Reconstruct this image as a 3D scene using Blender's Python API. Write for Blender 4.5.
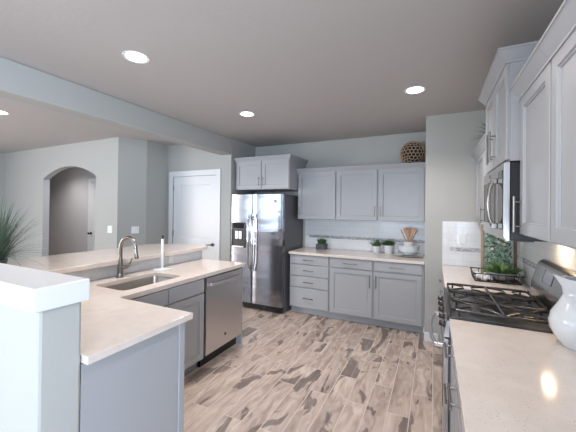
import bpy, bmesh, math, random
from mathutils import Vector, Matrix
random.seed(7)
PI = math.pi
S = bpy.context.scene
for o in list(bpy.data.objects): bpy.data.objects.remove(o)

# ------------------------------------------------------------------ camera
cam_d = bpy.data.cameras.new('camera'); cam = bpy.data.objects.new('camera', cam_d)
S.collection.objects.link(cam); S.camera = cam
FPX, YAW, PITCH, ROLL, PCY, EYE = 302.5312, 0.4498, 0.0068, 0.0116, 207.7519, 1.529
cam_d.sensor_width = 36; cam_d.lens = FPX / 576 * 36
cam_d.shift_y = (PCY - 216) / 576
cam_d.clip_start = 0.02
_f = Vector((-math.sin(YAW) * math.cos(PITCH), math.cos(YAW) * math.cos(PITCH), math.sin(PITCH)))
_r = Vector((math.cos(YAW), math.sin(YAW), 0)); _u = _r.cross(_f)
# image x = cr*a + sr*b ; image y(up) = -sr*a + cr*b
cr, sr = math.cos(ROLL), math.sin(ROLL)
rx = _r * cr + _u * sr; ux = -_r * sr + _u * cr
cam.matrix_world = Matrix((( rx.x, ux.x, -_f.x, 0), (rx.y, ux.y, -_f.y, 0), (rx.z, ux.z, -_f.z, EYE), (0, 0, 0, 1)))

# ------------------------------------------------------------------ world, lights, exposure
S.view_settings.view_transform = 'Standard'; S.view_settings.look = 'None'
S.view_settings.gamma = 1; S.view_settings.use_curve_mapping = False
S.view_settings.exposure = 0.22
W = bpy.data.worlds.new('sky'); S.world = W; W.use_nodes = True
bg = W.node_tree.nodes['Background']; bg.inputs[0].default_value = (0.76, 0.87, 1.0, 1); bg.inputs[1].default_value = 1.8

def area(name, loc, rot, sx, sy, power, col):
    l = bpy.data.lights.new(name, 'AREA'); l.shape = 'RECTANGLE'; l.size = sx; l.size_y = sy
    l.energy = power; l.color = col
    o = bpy.data.objects.new(name, l); S.collection.objects.link(o); o.location = loc; o.rotation_euler = rot
    return o
DAY = (0.70, 0.85, 1.0)
REAR = -4.6; XR_ = .734
# daylight at the big rear windows (behind the camera) and the side windows
area('daylight_rear_dining', (-6.1, REAR - 0.02, 1.65), (PI/2, 0, 0), 3.5, 1.45, 50, DAY)
area('daylight_rear_kitchen', (-1.4, REAR - 0.02, 1.35), (PI/2, 0, 0), 3.3, 2.1, 60, DAY)
area('daylight_dining_side', (-8.2, -1.6, 1.35), (0, -PI/2, 0), 2.1, 2.7, 220, (1, .96, .93))
area('daylight_right_side', (XR_ + .02, -2.5, 1.35), (0, PI/2, 0), 2.1, 2.7, 290, (.68, .82, 1.0))
WARM = (1.0, 0.92, 0.87); DOWN = 78

# ------------------------------------------------------------------ materials
def nm(name):
    m = bpy.data.materials.new(name); m.use_nodes = True
    return m, m.node_tree.nodes, m.node_tree.links, m.node_tree.nodes['Principled BSDF']
def lin(c):
    return tuple(((x/255)/12.92 if x/255 <= .04045 else ((x/255+.055)/1.055)**2.4) for x in c) + (1,)
def mat(name, rgb, rough=.5, metal=0, spec=.5, bump=0, bscale=200, coat=0, var=0):
    m, n, l, p = nm(name)
    p.inputs['Base Color'].default_value = lin(rgb); p.inputs['Roughness'].default_value = rough
    p.inputs['Metallic'].default_value = metal; p.inputs['Specular IOR Level'].default_value = spec
    p.inputs['Coat Weight'].default_value = coat
    tc = n.new('ShaderNodeTexCoord'); nz = n.new('ShaderNodeTexNoise'); nz.inputs['Scale'].default_value = bscale
    nz.inputs['Detail'].default_value = 3
    l.new(tc.outputs['Object'], nz.inputs['Vector'])
    if var:
        mx = n.new('ShaderNodeMix'); mx.data_type = 'RGBA'
        mx.inputs[6].default_value = lin([max(0, c - var) for c in rgb]); mx.inputs[7].default_value = lin([min(255, c + var) for c in rgb])
        l.new(nz.outputs['Fac'], mx.inputs[0]); l.new(mx.outputs[2], p.inputs['Base Color'])
    if bump:
        b = n.new('ShaderNodeBump'); b.inputs['Strength'].default_value = bump; b.inputs['Distance'].default_value = .002
        l.new(nz.outputs['Fac'], b.inputs['Height']); l.new(b.outputs[0], p.inputs['Normal'])
    return m
M = {}
M['wall'] = mat('wall_paint', (173, 174, 171), .75, bump=.25, bscale=60)
M['taupe'] = mat('hall_paint', (190, 190, 194), .8, bump=.2, bscale=60)
M['ceiling'] = mat('ceiling_paint', (186, 182, 180), .85, bump=.5, bscale=35)
M['trim'] = mat('white_trim_paint', (220, 222, 225), .35)
M['cab'] = mat('grey_cabinet_paint', (163, 165, 169), .33, bump=.05, bscale=30)
M['cabdark'] = mat('cabinet_gap', (60, 60, 64), .8)
M['nickel'] = mat('brushed_nickel', (146, 142, 139), .3, 1)
M['faucet'] = mat('faucet_nickel', (152, 146, 140), .25, 1)
M['pan'] = mat('burner_pan_steel', (120, 118, 120), .3, 1)
M['chrome'] = mat('chrome', (215, 215, 218), .08, 1)
M['black'] = mat('black_plastic', (22, 22, 24), .3)
M['iron'] = mat('cast_iron', (46, 44, 46), .3, bump=.3, bscale=300)
M['fridge_side'] = mat('fridge_side_grey', (92, 92, 96), .45)
M['glass_black'] = mat('black_glass', (16, 16, 20), .05)
M['ceramic'] = mat('white_ceramic', (220, 224, 227), .12, coat=.3)
M['plate'] = mat('switch_plate_white', (235, 238, 240), .4)
M['wood'] = mat('utensil_wood', (186, 146, 118), .55, bscale=40, var=25)
M['coreshade'] = mat('ball_inside_shade', (48, 38, 32), .8, bscale=60, var=10)  # dark colour standing in for shade inside the woven ball
M['darkwood'] = mat('dark_frame_wood', (92, 68, 54), .5, bscale=40, var=12)
M['tanwood'] = mat('tan_frame_wood', (160, 134, 112), .5, bscale=40, var=15)
M['wicker'] = mat('woven_wicker', (176, 150, 126), .6, bscale=60, var=35)
M['leaf'] = mat('succulent_leaf', (78, 108, 62), .45, bscale=40, var=22)
M['leaf2'] = mat('boxwood_leaf', (64, 98, 52), .5, bscale=60, var=25)
M['blade'] = mat('grass_blade', (78, 98, 80), .4, bscale=9, var=36)
M['frond'] = mat('bowl_foliage', (84, 120, 66), .5, bscale=40, var=26)
M['slate'] = mat('slate_pot', (78, 84, 90), .6)
M['greybowl'] = mat('grey_bowl', (150, 154, 160), .3)
M['cloth'] = mat('white_cloth', (225, 226, 232), .9)
M['soil'] = mat('potting_soil', (50, 40, 32), .95)
M['wire'] = mat('black_wire', (34, 30, 32), .4, .3)
M['canvas'] = mat('print_ground', (150, 165, 158), .6, bscale=12, var=30)
M['printdark'] = mat('print_dark_green', (56, 84, 70), .6, bscale=40, var=18)
M['printmid'] = mat('print_sage_green', (110, 142, 112), .6, bscale=40, var=18)
M['cream'] = mat('print_cream', (218, 208, 170), .6)
M['lever'] = mat('dark_lever', (70, 66, 66), .3, .9)

def emis(name, rgb, s):
    m, n, l, p = nm(name)
    p.inputs['Base Color'].default_value = lin(rgb)
    p.inputs['Emission Color'].default_value = lin(rgb); p.inputs['Emission Strength'].default_value = s
    return m
M['lamp'] = emis('lamp_diffuser', (255, 244, 228), 9)
M['warmlamp'] = emis('under_cabinet_lamp', (255, 214, 160), 5)
M['display'] = emis('range_display', (120, 130, 150), .15)

def steel(name, rgb, wob=.35, wscale=(1.2, 1.2, 9), rough=.2):
    m, n, l, p = nm(name)
    p.inputs['Base Color'].default_value = lin(rgb); p.inputs['Metallic'].default_value = 1
    p.inputs['Roughness'].default_value = rough
    tc = n.new('ShaderNodeTexCoord')
    mp = n.new('ShaderNodeMapping'); mp.inputs['Scale'].default_value = wscale
    nz = n.new('ShaderNodeTexNoise'); nz.inputs['Scale'].default_value = 1; nz.inputs['Detail'].default_value = 1
    l.new(tc.outputs['Object'], mp.inputs[0]); l.new(mp.outputs[0], nz.inputs['Vector'])
    b = n.new('ShaderNodeBump'); b.inputs['Strength'].default_value = wob; b.inputs['Distance'].default_value = .02
    l.new(nz.outputs['Fac'], b.inputs['Height'])
    mp2 = n.new('ShaderNodeMapping'); mp2.inputs['Scale'].default_value = (400, 400, 6)
    n2 = n.new('ShaderNodeTexNoise'); n2.inputs['Scale'].default_value = 1
    l.new(tc.outputs['Object'], mp2.inputs[0]); l.new(mp2.outputs[0], n2.inputs['Vector'])
    b2 = n.new('ShaderNodeBump'); b2.inputs['Strength'].default_value = .06; b2.inputs['Distance'].default_value = .001
    l.new(n2.outputs['Fac'], b2.inputs['Height']); l.new(b.outputs[0], b2.inputs['Normal'])
    l.new(b2.outputs[0], p.inputs['Normal'])
    return m
M['steel'] = steel('stainless_steel', (205, 203, 204), .06, rough=.3)
M['fridge_steel'] = steel('fridge_stainless_steel', (160, 162, 170), .36, (.9, .9, 7), .15)
M['console'] = steel('console_steel', (158, 158, 162), .04, rough=.25)
M['sinksteel'] = steel('sink_steel', (192, 186, 180), .02, (1, 1, 1), .3)

def quartz():
    m, n, l, p = nm('beige_quartz')
    tc = n.new('ShaderNodeTexCoord')
    n1 = n.new('ShaderNodeTexNoise'); n1.inputs['Scale'].default_value = 14; n1.inputs['Detail'].default_value = 5
    l.new(tc.outputs['Object'], n1.inputs['Vector'])
    mx = n.new('ShaderNodeMix'); mx.data_type = 'RGBA'
    mx.inputs[6].default_value = lin((205, 194, 186)); mx.inputs[7].default_value = lin((223, 214, 207))
    l.new(n1.outputs['Fac'], mx.inputs[0])
    v = n.new('ShaderNodeTexVoronoi'); v.inputs['Scale'].default_value = 95
    l.new(tc.outputs['Object'], v.inputs['Vector'])
    r = n.new('ShaderNodeValToRGB'); r.color_ramp.elements[0].position = .10; r.color_ramp.elements[1].position = .2
    r.color_ramp.elements[0].color = (1, 1, 1, 1); r.color_ramp.elements[1].color = (0, 0, 0, 1)
    l.new(v.outputs['Distance'], r.inputs[0])
    wn = n.new('ShaderNodeTexNoise'); wn.inputs['Scale'].default_value = 30
    l.new(tc.outputs['Object'], wn.inputs['Vector'])
    r2 = n.new('ShaderNodeValToRGB'); r2.color_ramp.elements[0].position = .40; r2.color_ramp.elements[1].position = .52
    l.new(wn.outputs['Fac'], r2.inputs[0])
    mu = n.new('ShaderNodeMath'); mu.operation = 'MULTIPLY'
    l.new(r.outputs[0], mu.inputs[0]); l.new(r2.outputs[0], mu.inputs[1])
    m3 = n.new('ShaderNodeMath'); m3.operation = 'MULTIPLY'; m3.inputs[1].default_value = .8
    l.new(mu.outputs[0], m3.inputs[0])
    mx2 = n.new('ShaderNodeMix'); mx2.data_type = 'RGBA'; mx2.inputs[7].default_value = lin((150, 130, 118))
    l.new(m3.outputs[0], mx2.inputs[0]); l.new(mx.outputs[2], mx2.inputs[6]); l.new(mx2.outputs[2], p.inputs['Base Color'])
    p.inputs['Roughness'].default_value = .12; p.inputs['Specular IOR Level'].default_value = .5
    return m
M['quartz'] = quartz()

def tile(name, bw, bh, c1, c2, mortar, gap, rough, axis):
    # axis: 'XZ' for walls along X, 'YZ' for walls along Y
    m, n, l, p = nm(name)
    tc = n.new('ShaderNodeTexCoord'); sp = n.new('ShaderNodeSeparateXYZ'); cb = n.new('ShaderNodeCombineXYZ')
    l.new(tc.outputs['Object'], sp.inputs[0])
    l.new(sp.outputs['X' if axis == 'XZ' else 'Y'], cb.inputs[0]); l.new(sp.outputs['Z'], cb.inputs[1])
    b = n.new('ShaderNodeTexBrick'); b.inputs['Scale'].default_value = 1
    b.inputs['Brick Width'].default_value = bw; b.inputs['Row Height'].default_value = bh
    b.inputs['Mortar Size'].default_value = gap; b.inputs['Mortar Smooth'].default_value = .3
    b.inputs['Color1'].default_value = lin(c1); b.inputs['Color2'].default_value = lin(c2); b.inputs['Mortar'].default_value = lin(mortar)
    l.new(cb.outputs[0], b.inputs['Vector']); l.new(b.outputs['Color'], p.inputs['Base Color'])
    p.inputs['Roughness'].default_value = rough
    bp = n.new('ShaderNodeBump'); bp.inputs['Strength'].default_value = .25; bp.inputs['Distance'].default_value = -.001
    l.new(b.outputs['Fac'], bp.inputs['Height'])
    nz = n.new('ShaderNodeTexNoise'); nz.inputs['Scale'].default_value = 9; l.new(tc.outputs['Object'], nz.inputs['Vector'])
    b2 = n.new('ShaderNodeBump'); b2.inputs['Strength'].default_value = .15; b2.inputs['Distance'].default_value = .01
    l.new(nz.outputs['Fac'], b2.inputs['Height']); l.new(bp.outputs[0], b2.inputs['Normal'])
    l.new(b2.outputs[0], p.inputs['Normal'])
    return m
for ax in ('XZ', 'YZ'):
    M['tile' + ax] = tile('white_subway_tile_' + ax, .15, .075, (224, 227, 230), (220, 224, 228), (206, 210, 213), .002, .12, ax)
    M['mosaic' + ax] = tile('mosaic_strip_' + ax, .028, .014, (132, 134, 140), (202, 203, 206), (184, 184, 186), .0016, .2, ax)

def floor_mat():
    m, n, l, p = nm('weathered_wood_look_plank')
    tc = n.new('ShaderNodeTexCoord'); sp = n.new('ShaderNodeSeparateXYZ'); cb = n.new('ShaderNodeCombineXYZ')
    l.new(tc.outputs['Object'], sp.inputs[0]); l.new(sp.outputs['Y'], cb.inputs[0]); l.new(sp.outputs['X'], cb.inputs[1])
    def brick(c1, c2, mo):
        b = n.new('ShaderNodeTexBrick'); b.inputs['Scale'].default_value = 1
        b.inputs['Brick Width'].default_value = .92; b.inputs['Row Height'].default_value = .155
        b.inputs['Mortar Size'].default_value = .003; b.inputs['Mortar Smooth'].default_value = .2
        b.offset = .37; b.inputs['Color1'].default_value = c1; b.inputs['Color2'].default_value = c2; b.inputs['Mortar'].default_value = mo
        l.new(cb.outputs[0], b.inputs['Vector']); return b
    bv = brick((0, 0, 0, 1), (1, 1, 1, 1), (.5, .5, .5, 1))       # per plank random value
    # vector shifted per plank so every plank has its own figure
    sc = n.new('ShaderNodeVectorMath'); sc.operation = 'SCALE'; sc.inputs['Scale'].default_value = 37.0
    l.new(bv.outputs['Color'], sc.inputs[0])
    ad = n.new('ShaderNodeVectorMath'); ad.operation = 'ADD'
    l.new(cb.outputs[0], ad.inputs[0]); l.new(sc.outputs[0], ad.inputs[1])
    mp = n.new('ShaderNodeMapping'); mp.inputs['Scale'].default_value = (1.8, 3.4, 4); l.new(ad.outputs[0], mp.inputs[0])
    nz = n.new('ShaderNodeTexNoise'); nz.inputs['Scale'].default_value = 1; nz.inputs['Detail'].default_value = 5; nz.inputs['Distortion'].default_value = 1.0
    l.new(mp.outputs[0], nz.inputs['Vector'])
    patch = n.new('ShaderNodeValToRGB'); e = patch.color_ramp.elements
    e[0].position = .565; e[0].color = (0, 0, 0, 1); e[1].position = .59; e[1].color = (1, 1, 1, 1)
    l.new(nz.outputs['Fac'], patch.inputs[0])
    # fine grain, stretched along the plank
    mp2 = n.new('ShaderNodeMapping'); mp2.inputs['Scale'].default_value = (4, 16, 10); l.new(ad.outputs[0], mp2.inputs[0])
    g = n.new('ShaderNodeTexNoise'); g.inputs['Scale'].default_value = 1; g.inputs['Detail'].default_value = 6; g.inputs['Distortion'].default_value = 1.2
    l.new(mp2.outputs[0], g.inputs['Vector'])
    gr = n.new('ShaderNodeValToRGB'); e = gr.color_ramp.elements
    e[0].position = .36; e[0].color = lin((176, 158, 147)); e[1].position = .66; e[1].color = lin((208, 193, 182))
    l.new(g.outputs['Fac'], gr.inputs[0])
    # plank to plank tone
    mpz = n.new('ShaderNodeMapping'); mpz.inputs['Scale'].default_value = (1.1, 3, 1); l.new(ad.outputs[0], mpz.inputs[0])
    nz2 = n.new('ShaderNodeTexNoise'); nz2.inputs['Scale'].default_value = 1.5; nz2.inputs['Detail'].default_value = 2; l.new(mpz.outputs[0], nz2.inputs['Vector'])
    tone = n.new('ShaderNodeValToRGB'); e = tone.color_ramp.elements
    e[0].position = .3; e[0].color = (.70, .68, .67, 1); e[1].position = .62; e[1].color = (1, 1, 1, 1)
    l.new(nz2.outputs['Fac'], tone.inputs[0])
    m1 = n.new('ShaderNodeMix'); m1.data_type = 'RGBA'; m1.blend_type = 'MULTIPLY'; m1.inputs[0].default_value = 1
    l.new(gr.outputs[0], m1.inputs[6]); l.new(tone.outputs[0], m1.inputs[7])
    dk = n.new('ShaderNodeMix'); dk.data_type = 'RGBA'; dk.blend_type = 'MULTIPLY'
    dk.inputs[7].default_value = (.47, .47, .49, 1)
    ml = n.new('ShaderNodeMath'); ml.operation = 'MULTIPLY'; ml.inputs[1].default_value = 1.0
    l.new(patch.outputs[0], ml.inputs[0]); l.new(ml.outputs[0], dk.inputs[0]); l.new(m1.outputs[2], dk.inputs[6])
    gm = n.new('ShaderNodeMix'); gm.data_type = 'RGBA'; gm.inputs[7].default_value = lin((206, 196, 188))
    l.new(bv.outputs['Fac'], gm.inputs[0]); l.new(dk.outputs[2], gm.inputs[6])
    l.new(gm.outputs[2], p.inputs['Base Color'])
    p.inputs['Roughness'].default_value = .34
    bp = n.new('ShaderNodeBump'); bp.inputs['Strength'].default_value = .15; bp.inputs['Distance'].default_value = .002
    l.new(g.outputs['Fac'], bp.inputs['Height']); l.new(bp.outputs[0], p.inputs['Normal'])
    return m
M['floor'] = floor_mat()

# ------------------------------------------------------------------ mesh helpers
class B:
    def __init__(s): s.v = []; s.f = []; s.sm = []
    def add(s, vs, fs, smooth=False, mtx=None):
        o = len(s.v)
        for p in vs:
            p = Vector(p)
            if mtx: p = mtx @ p
            s.v.append(tuple(p))
        for i, f in enumerate(fs):
            s.f.append([a + o for a in f]); s.sm.append(smooth if isinstance(smooth, bool) else smooth[i])
        return s
    def addbm(s, bm, smooth=False, mtx=None):
        bm.verts.index_update()
        s.add([v.co[:] for v in bm.verts], [[v.index for v in f.verts] for f in bm.faces], smooth, mtx); bm.free(); return s
    def box(s, x0, x1, y0, y1, z0, z1, bev=0, seg=1, mtx=None):
        bm = bmesh.new(); bmesh.ops.create_cube(bm, size=1)
        for v in bm.verts: v.co = Vector(((x0+x1)/2 + v.co.x*(x1-x0), (y0+y1)/2 + v.co.y*(y1-y0), (z0+z1)/2 + v.co.z*(z1-z0)))
        if bev: bmesh.ops.bevel(bm, geom=bm.edges[:], offset=bev, segments=seg, profile=.5, affect='EDGES')
        return s.addbm(bm, seg > 2, mtx)
    def tube(s, pts, r, n=10, caps=True, mtx=None, flat=1.0):
        pts = [Vector(p) for p in pts]; N = len(pts)
        rs = r if isinstance(r, (list, tuple)) else [r]*N
        vs = []; up = None
        for i, p in enumerate(pts):
            t = (pts[min(i+1, N-1)] - pts[max(i-1, 0)]).normalized()
            if up is None: up = Vector((0, 0, 1)) if abs(t.z) < .9 else Vector((1, 0, 0))
            a = t.cross(up)
            if a.length < 1e-5: a = t.orthogonal()
            a.normalize(); b = a.cross(t).normalized(); up = b
            for k in range(n):
                q = 2*PI*k/n; vs.append(p + (a*math.cos(q) + b*math.sin(q)*flat)*rs[i])
        fs = []; sm = []
        for i in range(N-1):
            for k in range(n):
                fs.append([i*n+k, i*n+(k+1) % n, (i+1)*n+(k+1) % n, (i+1)*n+k]); sm.append(True)
        if caps:
            fs.append(list(range(n))[::-1]); fs.append([(N-1)*n+k for k in range(n)]); sm += [False, False]
        return s.add([tuple(v) for v in vs], fs, sm, mtx)
    def cyl(s, p0, p1, r, n=20, mtx=None): return s.tube([p0, p1], r, n, True, mtx)
    def ring(s, c, R, r, axis='Z', n=28, m=8, mtx=None):
        vs = []; fs = []
        for i in range(n):
            a = 2*PI*i/n
            for k in range(m):
                b = 2*PI*k/m; x = (R + r*math.cos(b))*math.cos(a); y = (R + r*math.cos(b))*math.sin(a); z = r*math.sin(b)
                if axis == 'X': x, y, z = z, x, y
                elif axis == 'Y': x, y, z = x, z, y
                vs.append((c[0]+x, c[1]+y, c[2]+z))
                fs.append([i*m+k, ((i+1) % n)*m+k, ((i+1) % n)*m+(k+1) % m, i*m+(k+1) % m])
        return s.add(vs, fs, True, mtx)
    def lathe(s, prof, n=36, c=(0, 0, 0), mtx=None, smooth=True):
        vs = []; fs = []
        for (r, z) in prof:
            for k in range(n):
                a = 2*PI*k/n; vs.append((c[0]+r*math.cos(a), c[1]+r*math.sin(a), c[2]+z))
        for i in range(len(prof)-1):
            for k in range(n): fs.append([i*n+k, i*n+(k+1) % n, (i+1)*n+(k+1) % n, (i+1)*n+k])
        s.add(vs, fs, smooth, mtx)
        if prof[0][0] > 1e-4: s.add(vs[:n], [list(range(n))[::-1]], False, mtx)
        if prof[-1][0] > 1e-4: s.add(vs[-n:], [list(range(n))], False, mtx)
        return s
    def prism(s, outer, holes, t0, t1, plane='XY', mtx=None):
        # polygon (with holes) in plane extruded from t0 to t1 along the other axis
        bm = bmesh.new(); es = []
        for lp in [outer] + list(holes):
            vv = [bm.verts.new((a, b, 0)) for a, b in lp]
            for i in range(len(vv)): es.append(bm.edges.new((vv[i], vv[(i+1) % len(vv)])))
        bmesh.ops.triangle_fill(bm, edges=es, use_beauty=True)
        r = bmesh.ops.extrude_face_region(bm, geom=bm.faces[:])
        for e in r['geom']:
            if isinstance(e, bmesh.types.BMVert): e.co.z = 1
        bmesh.ops.recalc_face_normals(bm, faces=bm.faces[:])
        bmesh.ops.dissolve_limit(bm, angle_limit=.01, verts=bm.verts[:], edges=bm.edges[:])
        for v in bm.verts:
            a, b, t = v.co; t = t0 + (t1-t0)*t
            v.co = (a, b, t) if plane == 'XY' else ((a, t, b) if plane == 'XZ' else (t, a, b))
        bmesh.ops.recalc_face_normals(bm, faces=bm.faces[:])
        return s.addbm(bm, False, mtx)
    def sweep(s, path, prof):
        # sweep a profile of (out, up) along a closed-corner path of (point, outward 2D mitre vector)
        n = len(prof); vs = []
        for (p, o) in path:
            for (a, b) in prof: vs.append((p[0]+o[0]*a, p[1]+o[1]*a, p[2]+b))
        fs = []
        for i in range(len(path)-1):
            for k in range(n): fs.append([i*n+k, i*n+(k+1) % n, (i+1)*n+(k+1) % n, (i+1)*n+k])
        fs.append(list(range(n))[::-1]); fs.append([(len(path)-1)*n+k for k in range(n)])
        return s.add(vs, fs, False)
    def make(s, name, m, parent=None, bevel=0):
        me = bpy.data.meshes.new(name); me.from_pydata(s.v, [], s.f); me.update()
        for i, p in enumerate(me.polygons): p.use_smooth = s.sm[i]
        bm = bmesh.new(); bm.from_mesh(me); bmesh.ops.recalc_face_normals(bm, faces=bm.faces[:])
        for e in bm.edges:
            if len(e.link_faces) == 2 and (e.link_faces[0].smooth != e.link_faces[1].smooth or e.calc_face_angle(0) > .75): e.smooth = False
        bm.to_mesh(me); bm.free()
        me.materials.append(M[m] if isinstance(m, str) else m)
        o = bpy.data.objects.new(name, me); S.collection.objects.link(o)
        if parent: o.parent = parent
        if bevel:
            md = o.modifiers.new('bevel', 'BEVEL'); md.width = bevel; md.segments = 2; md.limit_method = 'ANGLE'
        return o
def empty(name, loc, rz=0):
    o = bpy.data.objects.new(name, None); S.collection.objects.link(o); o.location = loc; o.rotation_euler = (0, 0, rz)
    o.empty_display_size = .1; return o
def tag(o, label, cat, group=None, kind=None):
    o['label'] = label; o['category'] = cat
    if group: o['group'] = group
    if kind: o['kind'] = kind
    return o
def struct(o, label, cat):
    o['kind'] = 'structure'; o['label'] = label; o['category'] = cat; return o
def copy_tree(o, parent=None):
    c = o.copy(); S.collection.objects.link(c)
    if parent: c.parent = parent
    for ch in [x for x in bpy.data.objects if x.parent == o]: copy_tree(ch, c)
    return c

# ------------------------------------------------------------------ room shell
ZC = 2.66; YW = 4.70; XR = .734; XL = -8.18; YST = 3.945; XW = -.095; XB = -2.94; YD = 3.97
struct(B().box(-10.4, XR+.15, REAR-.15, 4.85, -.1, 0).make('floor', 'floor'), 'weathered wood-look plank floor in tan and dark grey', 'floor')
struct(B().box(-10.4, XR+.15, REAR-.15, 4.85, ZC, ZC+.1).make('ceiling', 'ceiling'), 'warm grey textured ceiling with recessed lights', 'ceiling')
struct(B().box(XB, XW, YW, YW+.12, 0, ZC).make('wall_back', 'wall'), 'grey green wall behind the fridge and back cabinets', 'wall')
struct(B().prism([(REAR, 0), (YW+.12, 0), (YW+.12, ZC), (REAR, ZC)], [[(-3.9, .3), (-1.1, .3), (-1.1, 2.4), (-3.9, 2.4)]], XR, XR+.12, 'YZ').make('wall_right', 'wall'), 'wall behind the range and right-hand cabinets', 'wall')
struct(B().box(XW, XR, YST, YW+.12, 0, ZC).make('wall_stub', 'wall'), 'wall block at the corner between the two cabinet runs', 'wall')
struct(B().box(XB-.12, XB, YD+.12, YW+.12, 0, ZC).make('wall_alcove', 'wall'), 'short wall beside the fridge alcove', 'wall')
dx0, dx1, dzt = -4.195, -3.228, 2.09
struct(B().prism([(-4.33, 0), (dx0-.01, 0), (dx0-.01, dzt+.01), (dx1+.01, dzt+.01), (dx1+.01, 0), (XB, 0), (XB, ZC), (-4.33, ZC)], [], YD, YD+.12, 'XZ').make('wall_pantry', 'wall'), 'wall around the white panelled pantry door', 'wall')
struct(B().prism([(-4.545, 3.16), (-4.33, 3.52), (-4.33, 4.40), (-4.6, 4.40), (-4.6, 3.16)], [], 0, ZC).make('wall_angled', 'wall'), 'angled wall corner between archway and pantry door', 'wall')
arch = [(XL, 0), (-6.715, 0)]
ax0, ax1, zs, za = -6.715, -5.11, 2.065, 2.262
hw = (ax1-ax0)/2; rise = za-zs; R = (hw*hw+rise*rise)/(2*rise); cx = (ax0+ax1)/2; cz = za-R; a0 = math.asin(hw/R)
for i in range(25):
    a = -a0 + 2*a0*i/24; arch.append((cx+R*math.sin(a), cz+R*math.cos(a)))
arch += [(-5.11, 0), (-4.6, 0), (-4.6, ZC), (XL, ZC)]
struct(B().prism(arch, [], 3.16, 3.27, 'XZ').make('wall_arch', 'wall'), 'pale wall with the arched opening', 'wall')
struct(B().box(-10.2, -4.33, 4.40, 4.52, 0, ZC).box(-10.32, -10.2, 3.18, 4.52, 0, ZC).box(-10.2, XL-.12, 3.16, 3.28, 0, ZC).make('wall_hall', 'taupe'), 'taupe hallway wall seen through the arch', 'wall')
struct(B().prism([(REAR, 0), (3.16, 0), (3.16, ZC), (REAR, ZC)], [[(-3.0, .3), (-.2, .3), (-.2, 2.4), (-3.0, 2.4)]], XL-.12, XL, 'YZ').make('wall_left', 'wall'), 'far left wall of the dining area', 'wall')
struct(B().prism([(XL, 0), (XR, 0), (XR, ZC), (XL, ZC)], [[(-7.9, .9), (-4.3, .9), (-4.3, 2.4), (-7.9, 2.4)], [(-3.1, .3), (.3, .3), (.3, 2.4), (-3.1, 2.4)]], REAR-.12, REAR, 'XZ').make('wall_rear', 'wall'), 'wall behind the viewer with big windows', 'wall')
struct(B().box(XB-.2, XB, REAR, YD, 2.405, ZC).make('trim_1', 'wall', bevel=.012), 'grey ceiling beam between kitchen and dining area', 'beam')
# windows behind the viewer
def window(i, x0, x1, z0, z1, nx):
    b = B()
    for xx in (x0, x1): b.box(xx-.03, xx+.03, REAR-.10, REAR+.01, z0-.03, z1+.03)
    for zz in (z0, z1): b.box(x0-.03, x1+.03, REAR-.10, REAR+.01, zz-.03, zz+.03)
    for k in range(1, nx): xx = x0+(x1-x0)*k/nx; b.box(xx-.03, xx+.03, REAR-.09, REAR-.04, z0, z1)
    b.box(x0, x1, REAR-.09, REAR-.04, (z0+z1)/2-.025, (z0+z1)/2+.025)
    struct(b.make('window_%d' % i, 'trim'), 'white framed window behind the viewer', 'window')
window(1, -7.9, -4.3, .9, 2.4, 3); window(2, -3.1, .3, .3, 2.4, 3)
b = B()
for yy in (-3.9, -2.5, -1.1): b.box(XR-.01, XR+.10, yy-.03, yy+.03, .27, 2.43)
for zz in (.3, 2.4): b.box(XR-.01, XR+.10, -3.93, -1.07, zz-.03, zz+.03)
struct(b.make('window_3', 'trim'), 'white framed window on the right wall behind the viewer', 'window')
# baseboards
struct(B().box(XW-.012, XW, YST-.012, 4.145, 0, .105, .003).box(XW-.012, .055, YST-.012, YST, 0, .105, .003).make('baseboard_stub', 'trim'), 'white baseboard on the wall block by the range', 'baseboard')
b = B(); b.box(XL, -6.715, 3.148, 3.16, 0, .105); b.box(-5.11, -4.55, 3.148, 3.16, 0, .105)
struct(b.make('baseboard_arch', 'trim'), 'white baseboard below the arched wall', 'baseboard')
struct(B().box(XB-.19, XB, YD-.012, YD, 0, .105).make('baseboard_pantry', 'trim'), 'white baseboard beside the pantry door', 'baseboard')

struct(B().box(-6.7145, -6.7115, 3.162, 3.268, 0, 2.064).make('jamb_shade', 'taupe'), 'thin added sheet on the arch jamb, coloured for its shade', 'wall')  # added sheet: hall colour stands in for the shade on the left jamb
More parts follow.
